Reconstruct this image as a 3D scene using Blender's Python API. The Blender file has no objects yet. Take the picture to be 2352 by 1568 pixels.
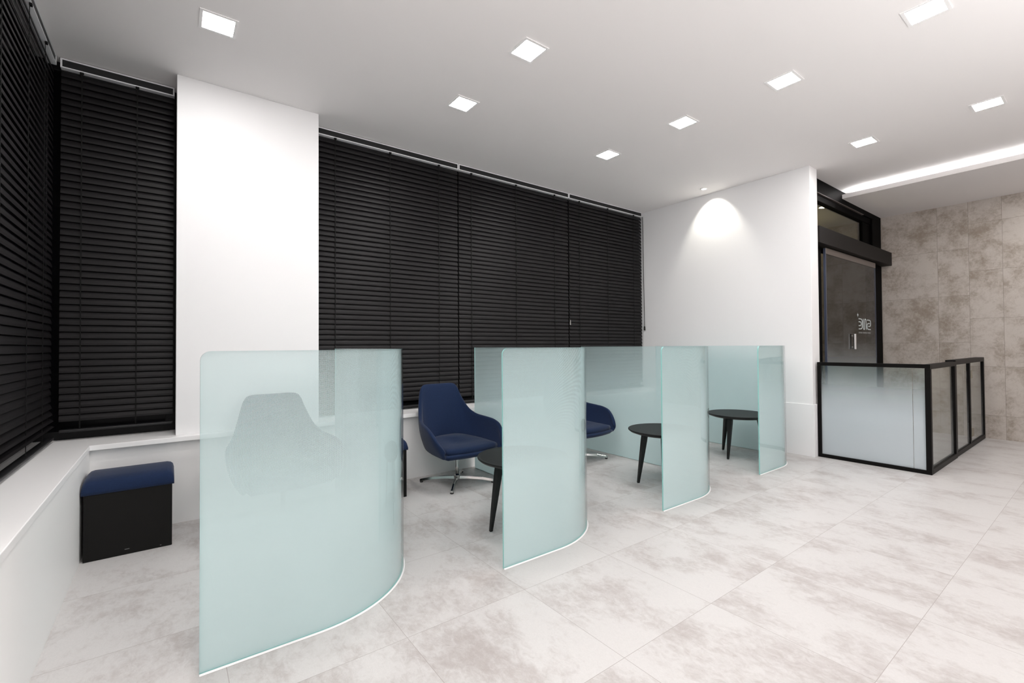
import bpy, bmesh, math, random
from mathutils import Vector, Matrix
random.seed(7)
SC = bpy.context.scene
COL = SC.collection
PI = math.pi

# ------------------------------------------------------------------ camera
W_PX, F_PX = 2352.0, 1046.64
cam_d = bpy.data.cameras.new('camera')
cam = bpy.data.objects.new('camera', cam_d)
COL.objects.link(cam)
cam_d.sensor_fit = 'HORIZONTAL'
cam_d.sensor_width = 36.0
cam_d.lens = 36.0 * F_PX / W_PX
cam_d.shift_x = 18.56 / W_PX
cam_d.shift_y = -4.56 / W_PX
cam_d.clip_start = 0.02
_r = Vector((0.80698232, -0.59054304, -0.00620104))
_u = Vector((-0.00354305, -0.01534089, 0.99987604))
_f = Vector((0.59056497, 0.80686032, 0.01447216))
_m = Matrix.Identity(4)
for _i in range(3):
    _m[_i][0], _m[_i][1], _m[_i][2] = _r[_i], _u[_i], -_f[_i]
_m[2][3] = 1.2
cam.matrix_world = _m
SC.camera = cam

# ------------------------------------------------------------------ world, exposure
wd = bpy.data.worlds.new('night_outside')
SC.world = wd
wd.use_nodes = True
wd.node_tree.nodes['Background'].inputs[0].default_value = (0.01, 0.012, 0.016, 1)
wd.node_tree.nodes['Background'].inputs[1].default_value = 1.0
vs = SC.view_settings
vs.view_transform = 'Standard'
vs.look = 'None'
vs.exposure = -0.1
vs.gamma = 1.0
vs.use_curve_mapping = False
cy = SC.cycles
cy.use_denoising = True
cy.use_adaptive_sampling = True
cy.adaptive_threshold = 0.02
cy.max_bounces = 10
cy.diffuse_bounces = 5
cy.glossy_bounces = 4
cy.transmission_bounces = 6
cy.transparent_max_bounces = 24
cy.sample_clamp_indirect = 6.0
cy.caustics_reflective = False
cy.caustics_refractive = False

# ------------------------------------------------------------------ lamps
H = 3.12                       # ceiling
LAMP_L = 138.0                  # radiance of a downlight diffuser
LAMP_C = (1.0, 0.975, 0.955)
LX = (0.215, 1.868, 3.556, 5.30)
LY = (3.07, 2.25, 1.446, 0.645)
def lamp_area(name, x, y, z, size, watts, color=LAMP_C, rot=(0, 0, 0), size_y=None):
    d = bpy.data.lights.new(name, 'AREA')
    d.energy = watts
    d.color = color
    d.shape = 'RECTANGLE' if size_y else 'SQUARE'
    d.size = size
    if size_y: d.size_y = size_y
    o = bpy.data.objects.new(name, d)
    o.location = (x, y, z)
    o.rotation_euler = rot
    COL.objects.link(o)
    return o
W_LAMP = LAMP_L * 0.155 * 0.155 * PI
# added unseen fill lamps: further spots of the ceiling grid, then the soffit
lamp_area('grid_fill_lamp', 0.215, 2.25, H - 0.006, 0.155, W_LAMP * 0.8)
lamp_area('grid_fill_lamp', 0.215, 1.446, H - 0.006, 0.155, W_LAMP * 0.9)
lamp_area('grid_fill_lamp', 0.215, 0.645, H - 0.006, 0.155, W_LAMP)
for _y in (0.1, -0.9, -1.9):
    lamp_area('soffit_fill', 7.6, _y, 3.018, 0.155, 11.0)
# added fill light facing up behind the camera, brightens the ceiling
lamp_area('ceiling_fill', 1.7, -1.3, 1.45, 5.0, 110, (1, 0.985, 0.975), (PI, 0, 0), 1.6)
# added soft fill light, high up by the wall behind the camera
lamp_area('front_fill', 0.6, -3.05, 2.3, 2.5, 14, (1, 0.99, 0.985), (PI / 2 + 0.2, 0, 0), 1.4)

# ------------------------------------------------------------------ materials
def mat(name):
    m = bpy.data.materials.new(name)
    m.use_nodes = True
    nt = m.node_tree
    for n in list(nt.nodes):
        nt.nodes.remove(n)
    out = nt.nodes.new('ShaderNodeOutputMaterial')
    return m, nt, out
def N(nt, t, **kw):
    n = nt.nodes.new(t)
    for k, v in kw.items():
        setattr(n, k, v)
    return n
def L(nt, a, b): nt.links.new(a, b)
def setin(n, **kw):
    for k, v in kw.items():
        n.inputs[k.replace('_', ' ')].default_value = v
def pbr(name, col, rough=0.5, metal=0.0, spec=0.5, bump=0.0, bscale=200.0, vary=0.0, vscale=6.0):
    m, nt, out = mat(name)
    b = N(nt, 'ShaderNodeBsdfPrincipled')
    b.inputs['Base Color'].default_value = (*col, 1)
    b.inputs['Roughness'].default_value = rough
    b.inputs['Metallic'].default_value = metal
    b.inputs['Specular IOR Level'].default_value = spec
    L(nt, b.outputs[0], out.inputs[0])
    tc = N(nt, 'ShaderNodeTexCoord')
    if vary:
        nz = N(nt, 'ShaderNodeTexNoise')
        nz.inputs['Scale'].default_value = vscale
        nz.inputs['Detail'].default_value = 3
        L(nt, tc.outputs['Object'], nz.inputs['Vector'])
        mr = N(nt, 'ShaderNodeMapRange')
        mr.inputs['To Min'].default_value = 1 - vary
        mr.inputs['To Max'].default_value = 1 + vary
        L(nt, nz.outputs[0], mr.inputs[0])
        mx = N(nt, 'ShaderNodeMix', data_type='RGBA', blend_type='MULTIPLY')
        mx.inputs[0].default_value = 1
        mx.inputs[6].default_value = (*col, 1)
        L(nt, mr.outputs[0], mx.inputs[7])
        L(nt, mx.outputs[2], b.inputs['Base Color'])
    if bump:
        nb = N(nt, 'ShaderNodeTexNoise')
        nb.inputs['Scale'].default_value = bscale
        nb.inputs['Detail'].default_value = 2
        L(nt, tc.outputs['Object'], nb.inputs['Vector'])
        bp = N(nt, 'ShaderNodeBump')
        bp.inputs['Strength'].default_value = bump
        bp.inputs['Distance'].default_value = 0.002
        L(nt, nb.outputs[0], bp.inputs['Height'])
        L(nt, bp.outputs[0], b.inputs['Normal'])
    return m
def emit(name, col, s):
    m, nt, out = mat(name)
    e = N(nt, 'ShaderNodeEmission')
    e.inputs[0].default_value = (*col, 1)
    e.inputs[1].default_value = s
    L(nt, e.outputs[0], out.inputs[0])
    return m
def math_n(nt, op, a, b=None, c=None):
    n = N(nt, 'ShaderNodeMath', operation=op)
    for i, v in enumerate((a, b, c)):
        if v is None: continue
        if isinstance(v, (int, float)): n.inputs[i].default_value = v
        else: L(nt, v, n.inputs[i])
    return n.outputs[0]

def tile_mat(name, axes, pitch, origin, joint_w, light, dark, joint_col, stretch, rough, spec, stagger=None, cloud=(0.42, 0.66), no_joint=None):
    """square/rectangular tiles on the world grid, each with its own clouded print"""
    m, nt, out = mat(name)
    geo = N(nt, 'ShaderNodeNewGeometry')
    sp = N(nt, 'ShaderNodeSeparateXYZ')
    L(nt, geo.outputs['Position'], sp.inputs[0])
    A = math_n(nt, 'DIVIDE', math_n(nt, 'SUBTRACT', sp.outputs[axes[0]], origin[0]), pitch[0])
    B = math_n(nt, 'DIVIDE', math_n(nt, 'SUBTRACT', sp.outputs[axes[1]], origin[1]), pitch[1])
    fa = math_n(nt, 'FLOOR', A)
    if stagger:
        pair = math_n(nt, 'MINIMUM', math_n(nt, 'FLOOR', math_n(nt, 'DIVIDE', fa, 2.0)), 2.0)
        odd = math_n(nt, 'ABSOLUTE', math_n(nt, 'MODULO', pair, 2.0))
        B = math_n(nt, 'ADD', B, math_n(nt, 'MULTIPLY', odd, 0.5))
    fb = math_n(nt, 'FLOOR', B)
    # joints
    da = math_n(nt, 'SUBTRACT', A, math_n(nt, 'ROUND', A))
    db = math_n(nt, 'SUBTRACT', B, math_n(nt, 'ROUND', B))
    ja = math_n(nt, 'LESS_THAN', math_n(nt, 'MULTIPLY', math_n(nt, 'ABSOLUTE', da), pitch[0]), joint_w)
    jb = math_n(nt, 'LESS_THAN', math_n(nt, 'MULTIPLY', math_n(nt, 'ABSOLUTE', db), pitch[1]), joint_w)
    if no_joint is not None:
        ja = math_n(nt, 'MULTIPLY', ja, math_n(nt, 'GREATER_THAN', math_n(nt, 'ABSOLUTE', math_n(nt, 'SUBTRACT', A, no_joint)), 0.4))
        fa = math_n(nt, 'SUBTRACT', fa, math_n(nt, 'MULTIPLY', math_n(nt, 'COMPARE', fa, no_joint, 0.1), 1.0))
    joint = math_n(nt, 'MAXIMUM', ja, jb)
    cell = N(nt, 'ShaderNodeCombineXYZ')
    L(nt, fa, cell.inputs[0]); L(nt, fb, cell.inputs[1])
    wn = N(nt, 'ShaderNodeTexWhiteNoise', noise_dimensions='3D')
    L(nt, cell.outputs[0], wn.inputs['Vector'])
    off = N(nt, 'ShaderNodeVectorMath', operation='SCALE')
    L(nt, wn.outputs['Color'], off.inputs[0]); off.inputs['Scale'].default_value = 40
    loc = N(nt, 'ShaderNodeCombineXYZ')
    L(nt, math_n(nt, 'MULTIPLY', A, pitch[0] * stretch[0]), loc.inputs[0])
    L(nt, math_n(nt, 'MULTIPLY', B, pitch[1] * stretch[1]), loc.inputs[1])
    ad = N(nt, 'ShaderNodeVectorMath', operation='ADD')
    L(nt, loc.outputs[0], ad.inputs[0]); L(nt, off.outputs[0], ad.inputs[1])
    n1 = N(nt, 'ShaderNodeTexNoise'); setin(n1, Scale=1.0, Detail=6.0, Roughness=0.62, Distortion=0.25)
    L(nt, ad.outputs[0], n1.inputs['Vector'])
    n2 = N(nt, 'ShaderNodeTexNoise'); setin(n2, Scale=9.0, Detail=5.0, Roughness=0.7, Distortion=0.6)
    L(nt, ad.outputs[0], n2.inputs['Vector'])
    mix = math_n(nt, 'ADD', math_n(nt, 'MULTIPLY', n1.outputs[0], 0.68), math_n(nt, 'MULTIPLY', n2.outputs[0], 0.32))
    mr = N(nt, 'ShaderNodeMapRange', interpolation_type='SMOOTHSTEP')
    mr.inputs['From Min'].default_value = cloud[0]; mr.inputs['From Max'].default_value = cloud[1]
    L(nt, mix, mr.inputs[0])
    cr = N(nt, 'ShaderNodeMix', data_type='RGBA')
    cr.inputs[6].default_value = (*light, 1); cr.inputs[7].default_value = (*dark, 1)
    L(nt, mr.outputs[0], cr.inputs[0])
    # fine fibrous grain
    n3 = N(nt, 'ShaderNodeTexNoise'); setin(n3, Scale=34.0, Detail=3.0, Roughness=0.6, Distortion=1.5)
    L(nt, ad.outputs[0], n3.inputs['Vector'])
    g = N(nt, 'ShaderNodeMapRange'); setin(g, From_Min=0.3, From_Max=0.7, To_Min=0.955, To_Max=1.035)
    L(nt, n3.outputs[0], g.inputs[0])
    gm = N(nt, 'ShaderNodeMix', data_type='RGBA', blend_type='MULTIPLY')
    gm.inputs[0].default_value = 1
    L(nt, cr.outputs[2], gm.inputs[6]); L(nt, g.outputs[0], gm.inputs[7])
    jm = N(nt, 'ShaderNodeMix', data_type='RGBA')
    jm.inputs[7].default_value = (*joint_col, 1)
    L(nt, joint, jm.inputs[0]); L(nt, gm.outputs[2], jm.inputs[6])
    b = N(nt, 'ShaderNodeBsdfPrincipled')
    b.inputs['Roughness'].default_value = rough
    b.inputs['Specular IOR Level'].default_value = spec
    L(nt, jm.outputs[2], b.inputs['Base Color'])
    bp = N(nt, 'ShaderNodeBump'); setin(bp, Strength=0.12, Distance=0.002)
    L(nt, n3.outputs[0], bp.inputs['Height']); L(nt, bp.outputs[0], b.inputs['Normal'])
    L(nt, b.outputs[0], out.inputs[0])
    return m

def schlick(nt, f0=0.055):
    geo = N(nt, 'ShaderNodeNewGeometry')
    d = N(nt, 'ShaderNodeVectorMath', operation='DOT_PRODUCT')
    L(nt, geo.outputs['Incoming'], d.inputs[0]); L(nt, geo.outputs['Normal'], d.inputs[1])
    c = math_n(nt, 'SUBTRACT', 1.0, math_n(nt, 'ABSOLUTE', d.outputs['Value']))
    return math_n(nt, 'ADD', f0, math_n(nt, 'MULTIPLY', math_n(nt, 'POWER', c, 5.0), 1.0 - f0))

def frosted_glass(name, tint, frost, z_clear, z_solid, hole_max, pitch, veil, rough=0.03):
    """clear glass carrying a printed halftone: frost with round clear holes that shrink downwards"""
    m, nt, out = mat(name)
    uv = N(nt, 'ShaderNodeUVMap')
    sp = N(nt, 'ShaderNodeSeparateXYZ')
    L(nt, uv.outputs[0], sp.inputs[0])
    u, v = sp.outputs[0], sp.outputs[1]
    # lattice turned 45 degrees
    p = math_n(nt, 'DIVIDE', math_n(nt, 'ADD', u, v), pitch)
    q = math_n(nt, 'DIVIDE', math_n(nt, 'SUBTRACT', u, v), pitch)
    dp = math_n(nt, 'SUBTRACT', p, math_n(nt, 'ROUND', p))
    dq = math_n(nt, 'SUBTRACT', q, math_n(nt, 'ROUND', q))
    d2 = math_n(nt, 'ADD', math_n(nt, 'MULTIPLY', dp, dp), math_n(nt, 'MULTIPLY', dq, dq))
    area = N(nt, 'ShaderNodeMapRange', interpolation_type='LINEAR')
    area.inputs['From Min'].default_value = z_solid; area.inputs['From Max'].default_value = z_clear
    area.inputs['To Min'].default_value = 0.0; area.inputs['To Max'].default_value = hole_max / PI
    L(nt, v, area.inputs[0])
    hole = math_n(nt, 'LESS_THAN', d2, area.outputs[0])
    veil_n = math_n(nt, 'MAXIMUM', hole, veil)
    tr = N(nt, 'ShaderNodeBsdfTransparent'); tr.inputs[0].default_value = (*tint, 1)
    df = N(nt, 'ShaderNodeBsdfDiffuse'); df.inputs[0].default_value = (*frost, 1)
    tl = N(nt, 'ShaderNodeBsdfTranslucent'); tl.inputs[0].default_value = (*frost, 1)
    fm = N(nt, 'ShaderNodeMixShader'); fm.inputs[0].default_value = 0.40
    L(nt, df.outputs[0], fm.inputs[1]); L(nt, tl.outputs[0], fm.inputs[2])
    mm = N(nt, 'ShaderNodeMixShader')
    L(nt, veil_n, mm.inputs[0]); L(nt, fm.outputs[0], mm.inputs[1]); L(nt, tr.outputs[0], mm.inputs[2])
    gl = N(nt, 'ShaderNodeBsdfGlossy'); gl.inputs['Roughness'].default_value = rough
    fr = schlick(nt)
    fs = N(nt, 'ShaderNodeMixShader')
    L(nt, fr, fs.inputs[0]); L(nt, mm.outputs[0], fs.inputs[1]); L(nt, gl.outputs[0], fs.inputs[2])
    L(nt, fs.outputs[0], out.inputs[0])
    return m
def gradient_glass(name, tint, frost, z_clear, z_solid, amax, rough=0.03):
    """clear glass with a smooth sprayed frost that thickens downwards (object z)"""
    m, nt, out = mat(name)
    geo = N(nt, 'ShaderNodeNewGeometry')
    sp = N(nt, 'ShaderNodeSeparateXYZ'); L(nt, geo.outputs['Position'], sp.inputs[0])
    mr = N(nt, 'ShaderNodeMapRange', interpolation_type='SMOOTHSTEP')
    mr.inputs['From Min'].default_value = z_clear; mr.inputs['From Max'].default_value = z_solid
    mr.inputs['To Min'].default_value = 0.0; mr.inputs['To Max'].default_value = amax
    L(nt, sp.outputs[2], mr.inputs[0])
    tr = N(nt, 'ShaderNodeBsdfTransparent'); tr.inputs[0].default_value = (*tint, 1)
    df = N(nt, 'ShaderNodeBsdfDiffuse'); df.inputs[0].default_value = (*frost, 1)
    tl = N(nt, 'ShaderNodeBsdfTranslucent'); tl.inputs[0].default_value = (*frost, 1)
    fm = N(nt, 'ShaderNodeMixShader'); fm.inputs[0].default_value = 0.40
    L(nt, df.outputs[0], fm.inputs[1]); L(nt, tl.outputs[0], fm.inputs[2])
    mm = N(nt, 'ShaderNodeMixShader')
    L(nt, mr.outputs[0], mm.inputs[0]); L(nt, tr.outputs[0], mm.inputs[1]); L(nt, fm.outputs[0], mm.inputs[2])
    gl = N(nt, 'ShaderNodeBsdfGlossy'); gl.inputs['Roughness'].default_value = rough
    fr = schlick(nt)
    fs = N(nt, 'ShaderNodeMixShader')
    L(nt, fr, fs.inputs[0]); L(nt, mm.outputs[0], fs.inputs[1]); L(nt, gl.outputs[0], fs.inputs[2])
    L(nt, fs.outputs[0], out.inputs[0])
    return m
def clear_glass(name, tint, ior=1.5):
    m, nt, out = mat(name)
    tr = N(nt, 'ShaderNodeBsdfTransparent'); tr.inputs[0].default_value = (*tint, 1)
    gl = N(nt, 'ShaderNodeBsdfGlossy'); gl.inputs['Roughness'].default_value = 0.02
    fr = schlick(nt)
    fs = N(nt, 'ShaderNodeMixShader')
    L(nt, fr, fs.inputs[0]); L(nt, tr.outputs[0], fs.inputs[1]); L(nt, gl.outputs[0], fs.inputs[2])
    L(nt, fs.outputs[0], out.inputs[0])
    return m
def fabric(name, col):
    m, nt, out = mat(name)
    tc = N(nt, 'ShaderNodeTexCoord')
    mp = N(nt, 'ShaderNodeMapping'); mp.inputs['Scale'].default_value = (60, 60, 900)
    L(nt, tc.outputs['Object'], mp.inputs[0])
    n1 = N(nt, 'ShaderNodeTexNoise'); setin(n1, Scale=1.0, Detail=3.0)
    L(nt, mp.outputs[0], n1.inputs['Vector'])
    mp2 = N(nt, 'ShaderNodeMapping'); mp2.inputs['Scale'].default_value = (700, 700, 30)
    L(nt, tc.outputs['Object'], mp2.inputs[0])
    n2 = N(nt, 'ShaderNodeTexNoise'); setin(n2, Scale=1.0, Detail=3.0)
    L(nt, mp2.outputs[0], n2.inputs['Vector'])
    s = math_n(nt, 'ADD', n1.outputs[0], n2.outputs[0])
    mr = N(nt, 'ShaderNodeMapRange'); setin(mr, From_Min=0.6, From_Max=1.4, To_Min=0.72, To_Max=1.28)
    L(nt, s, mr.inputs[0])
    mx = N(nt, 'ShaderNodeMix', data_type='RGBA', blend_type='MULTIPLY'); mx.inputs[0].default_value = 1
    mx.inputs[6].default_value = (*col, 1); L(nt, mr.outputs[0], mx.inputs[7])
    b = N(nt, 'ShaderNodeBsdfPrincipled')
    setin(b, Roughness=0.9); b.inputs['Specular IOR Level'].default_value = 0.2
    b.inputs['Sheen Weight'].default_value = 0.12
    L(nt, mx.outputs[2], b.inputs['Base Color'])
    bp = N(nt, 'ShaderNodeBump'); setin(bp, Strength=0.25, Distance=0.001)
    L(nt, s, bp.inputs['Height']); L(nt, bp.outputs[0], b.inputs['Normal'])
    L(nt, b.outputs[0], out.inputs[0])
    return m

M = {}
M['wall'] = pbr('white_paint', (0.885, 0.88, 0.888), 0.6, spec=0.3, bump=0.05, bscale=90)
M['ceil'] = pbr('ceiling_paint', (0.92, 0.895, 0.89), 0.75, spec=0.2)
M['soffit'] = pbr('soffit_paint', (0.86, 0.83, 0.825), 0.7, spec=0.2)
M['sill'] = pbr('white_sill', (0.94, 0.93, 0.93), 0.35, spec=0.4)
M['spandrel'] = pbr('white_board', (0.93, 0.92, 0.915), 0.45, spec=0.4)
M['floor'] = tile_mat('stone_floor_tile', (0, 1), (0.6185, 0.613), (0.793, 0.545), 0.0010,
                      (0.625, 0.606, 0.598), (0.45, 0.412, 0.398), (0.37, 0.335, 0.32), (3.6, 2.3), 0.36, 0.42, cloud=(0.44, 0.66))
M['tile'] = tile_mat('beige_wall_tile', (1, 2), (0.297, 0.611), (0.001, -0.012), 0.0014,
                     (0.57, 0.52, 0.475), (0.33, 0.275, 0.225), (0.26, 0.225, 0.19), (3.4, 3.0), 0.5, 0.3, stagger=True, cloud=(0.42, 0.66), no_joint=6.0)
M['slat'] = pbr('black_slat', (0.0080, 0.0070, 0.0078), 0.46, spec=0.24)
M['rail'] = pbr('black_rail', (0.012, 0.012, 0.013), 0.45, spec=0.4)
M['cord'] = pbr('black_cord', (0.006, 0.006, 0.006), 0.8, spec=0.2)
M['alu'] = pbr('light_aluminium', (0.86, 0.86, 0.88), 0.35)
M['winframe'] = pbr('dark_window_frame', (0.008, 0.008, 0.0085), 0.5, spec=0.2)
M['winglass'] = pbr('night_window_pane', (0.003, 0.003, 0.004), 0.2, spec=0.1)
M['black'] = pbr('black_frame_paint', (0.0030, 0.0028, 0.0028), 0.6, spec=0.03)
M['black_soft'] = pbr('black_satin_frame', (0.0045, 0.0039, 0.0037), 0.45, spec=0.10)
M['header'] = pbr('dark_grey_anodised', (0.0095, 0.0083, 0.0080), 0.5, spec=0.12)
M['steel'] = pbr('brushed_steel', (0.62, 0.61, 0.60), 0.28, metal=1.0)
M['chrome'] = pbr('chrome', (0.50, 0.49, 0.48), 0.16, metal=1.0)
M['brass'] = pbr('aged_steel_hinge', (0.26, 0.24, 0.19), 0.4, metal=0.7)
M['rubber'] = pbr('black_rubber', (0.012, 0.012, 0.012), 0.7)
M['navy'] = fabric('navy_upholstery', (0.0090, 0.0205, 0.0600))
M['table'] = pbr('black_stained_wood', (0.010, 0.010, 0.0098), 0.5, spec=0.28, bump=0.08, bscale=60)
M['vinyl'] = pbr('black_vinyl', (0.0065, 0.006, 0.0055), 0.6, spec=0.18, bump=0.05, bscale=300)
M['scuff'] = pbr('grey_scuff', (0.20, 0.20, 0.20), 0.7)
M['pad'] = pbr('grey_glide', (0.5, 0.5, 0.5), 0.5)
M['fixture'] = pbr('white_fixture', (0.96, 0.95, 0.95), 0.4)
M['lamp'] = emit('lamp_diffuser', LAMP_C, LAMP_L)
M['spotlamp'] = emit('spot_lens', (1.0, 0.98, 0.93), 30.0)
M['led'] = emit('led_strip', (1.0, 0.99, 0.975), 140.0)
M['sealant'] = pbr('white_sealant', (0.88, 0.88, 0.88), 0.35)
M['glass_film'] = frosted_glass('dot_printed_glass', (0.90, 0.965, 0.97), (0.765, 0.94, 0.95), 1.19, 0.52, 0.56, 0.0048, 0.015)
M['glass_face'] = clear_glass('clear_glass_face', (0.975, 0.992, 0.993))
M['glass_edge'] = pbr('green_glass_edge', (0.30, 0.60, 0.57), 0.15)
M['screen_film'] = gradient_glass('screen_frost', (0.86, 0.90, 0.89), (0.74, 0.80, 0.84), 0.98, 0.42, 0.93)
M['gate_film'] = gradient_glass('gate_frost', (0.88, 0.90, 0.88), (0.68, 0.70, 0.70), 1.0, -0.3, 0.55)
M['door_film'] = gradient_glass('door_frost', (0.42, 0.42, 0.41), (0.60, 0.66, 0.70), 1.32, 0.55, 0.95)
M['transom'] = clear_glass('transom_glass', (0.80, 0.80, 0.74))
M['letter'] = pbr('white_vinyl_letter', (0.62, 0.68, 0.68), 0.5)
M['letter_grey'] = pbr('grey_vinyl_letter', (0.28, 0.28, 0.27), 0.5)
M['corridor'] = pbr('corridor_paint', (0.50, 0.46, 0.33), 0.7)
M['metal_strip'] = pbr('warm_metal_strip', (0.20, 0.17, 0.155), 0.35, metal=0.5)
M['leaf_edge'] = pbr('blue_grey_edge', (0.085, 0.10, 0.15), 0.3, metal=0.3)

# ------------------------------------------------------------------ mesh helpers
def new_obj(name, bm, material, parent=None, smooth=False, bevel=0.0, seg=2, loc=None):
    me = bpy.data.meshes.new(name)
    bmesh.ops.recalc_face_normals(bm, faces=bm.faces)
    bm.to_mesh(me)
    bm.free()
    mats = material if isinstance(material, (list, tuple)) else [material]
    for x in mats:
        me.materials.append(x)
    o = bpy.data.objects.new(name, me)
    COL.objects.link(o)
    if parent: o.parent = parent
    if loc: o.location = loc
    if smooth:
        for p in me.polygons: p.use_smooth = True
    if bevel:
        b = o.modifiers.new('bevel', 'BEVEL')
        b.width = bevel; b.segments = seg; b.limit_method = 'ANGLE'; b.angle_limit = math.radians(35)
    return o
def box(bm, x0, x1, y0, y1, z0, z1, mi=0):
    vs_ = [bm.verts.new((x, y, z)) for z in (z0, z1) for y in (y0, y1) for x in (x0, x1)]
    fs = [(0, 1, 3, 2), (4, 5, 7, 6), (0, 1, 5, 4), (2, 3, 7, 6), (0, 2, 6, 4), (1, 3, 7, 5)]
    out = []
    for f in fs:
        fc = bm.faces.new([vs_[i] for i in f]); fc.material_index = mi; out.append(fc)
    return vs_
def lathe(bm, prof, n=32, cx=0, cy=0, cap=True, mi=0):
    rings = []
    for r, z in prof:
        rings.append([bm.verts.new((cx + r * math.cos(2 * PI * i / n), cy + r * math.sin(2 * PI * i / n), z)) for i in range(n)])
    for a, b in zip(rings, rings[1:]):
        for i in range(n):
            f = bm.faces.new((a[i], a[(i + 1) % n], b[(i + 1) % n], b[i])); f.material_index = mi
    if cap:
        bm.faces.new(rings[0]); bm.faces.new(rings[-1])
    return rings
def tube(bm, pts, radii, n=10):
    pts = [Vector(p) for p in pts]
    rings = []
    for i, p in enumerate(pts):
        d = (pts[min(i + 1, len(pts) - 1)] - pts[max(i - 1, 0)]).normalized()
        a = d.cross(Vector((0.31, 0.2, 1))) if abs(d.z) < 0.9 else d.cross(Vector((1, 0.1, 0)))
        a.normalize(); b = d.cross(a)
        r = radii[i] if isinstance(radii, (list, tuple)) else radii
        rings.append([bm.verts.new(p + a * r * math.cos(2 * PI * k / n) + b * r * math.sin(2 * PI * k / n)) for k in range(n)])
    for a, b in zip(rings, rings[1:]):
        for k in range(n):
            bm.faces.new((a[k], a[(k + 1) % n], b[(k + 1) % n], b[k]))
    bm.faces.new(rings[0]); bm.faces.new(rings[-1])
def tag(o, label=None, cat=None, group=None, kind=None):
    if label: o['label'] = label
    if cat: o['category'] = cat
    if group: o['group'] = group
    if kind: o['kind'] = kind
    return o
def empty(name, loc=(0, 0, 0), rz=0.0):
    o = bpy.data.objects.new(name, None)
    o.empty_display_size = 0.1
    o.location = loc; o.rotation_euler = (0, 0, rz)
    COL.objects.link(o)
    return o
def copy_tree(o, parent=None):
    c = o.copy(); COL.objects.link(c); c.parent = parent
    for ch in list(o.children):
        copy_tree(ch, c)
    return c
def struct(name, bm, m, label=None, cat='structure', **kw):
    o = new_obj(name, bm, m, **kw)
    return tag(o, label, cat, None, 'structure')

# ------------------------------------------------------------------ room shell
XL, XLB = -0.407, -0.70         # left spandrel face, left window plane
YU, YWB = 3.87, 4.20            # window-wall spandrel face, window plane
YC = 3.902                      # column face
CX0, CX1 = 0.031, 0.979         # column
XR, YE = 5.529, 1.982           # white wall on the right and where it ends
XRB = XR + 0.195
XT, YD = 8.33, 2.085            # tiled wall, entrance plane
ZS = 0.595                      # sill top
YB = -3.2                       # wall behind the camera

bm = bmesh.new(); box(bm, -1.0, XT + 0.2, YB - 0.2, 5.2, -0.12, 0.0)
struct('floor', bm, M['floor'], 'pale stone-look square floor tiles with grey-brown clouding', 'floor')
bm = bmesh.new(); box(bm, -1.0, XT + 0.2, YB - 0.2, 4.5, H, H + 0.15)
struct('ceiling', bm, M['ceil'], 'flat white painted ceiling', 'ceiling')

# left wall: spandrel under the windows, solid wall nearer than the window
bm = bmesh.new()
box(bm, -1.0, XL, YB, YU, 0, ZS - 0.03)
box(bm, -1.0, -0.58, YB, 2.02, ZS, H)
struct('wall_left', bm, M['spandrel'], 'white low wall under the left window', 'wall')
bm = bmesh.new()
box(bm, -1.0, 5.529, YU, 4.40, 0, ZS - 0.03)
struct('wall_back', bm, M['spandrel'], 'white low wall below the long window', 'wall')
bm = bmesh.new(); box(bm, CX0, CX1, YC, 4.40, ZS, H)
struct('wall_column', bm, M['wall'], 'wide white column between the two windows', 'column', bevel=0.003)
bm = bmesh.new(); box(bm, XR, XRB, YE, 4.40, 0, H)
struct('wall_right', bm, M['wall'], 'white end wall of the seating bay with a lit scallop', 'wall', bevel=0.003)
bm = bmesh.new(); box(bm, XT, XT + 0.2, YB, 5.2, 0, 3.025)
struct('wall_far', bm, M['tile'], 'beige clouded stone tile wall on the far right', 'wall')
bm = bmesh.new(); box(bm, -1.0, XT + 0.2, YB - 0.2, YB, 0, H)
struct('wall_front', bm, M['wall'], 'white wall behind the viewpoint', 'wall')
# corridor beyond the entrance
bm = bmesh.new(); box(bm, XRB, XT, 4.6, 4.8, 0, 3.0)
struct('wall_corridor', bm, M['corridor'], 'dim corridor wall beyond the glass entrance door', 'wall')
bm = bmesh.new(); box(bm, XRB, XT + 0.2, YD + 0.09, 4.8, 3.0, 3.1)
struct('ceiling_corridor', bm, M['corridor'], 'dim corridor ceiling beyond the transom', 'ceiling')
bm = bmesh.new(); box(bm, XRB - 0.2, XRB, 4.40, 4.8, 0, 3.0)
struct('wall_corridor_side', bm, M['corridor'], 'corridor side wall beyond the entrance', 'wall')

# window sills and the raised skirting of the right wall
bm = bmesh.new(); box(bm, -0.86, XL + 0.004, YB, 3.83, ZS - 0.033, ZS)
struct('trim_1', bm, M['sill'], 'white window sill along the left wall', 'sill', bevel=0.003)
bm = bmesh.new(); box(bm, -0.86, XR, 3.826, 4.30, ZS - 0.033, ZS)
struct('trim_2', bm, M['sill'], 'white window sill along the long window wall', 'sill', bevel=0.003)
bm = bmesh.new()
box(bm, XR - 0.013, XR, YE - 0.013, 3.826, 0, 0.558)
box(bm, XR, XRB + 0.01, YE - 0.013, YE, 0, 0.558)
struct('baseboard_right', bm, M['wall'], 'tall white skirting panel around the end of the right wall', 'skirting', bevel=0.003)

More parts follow.
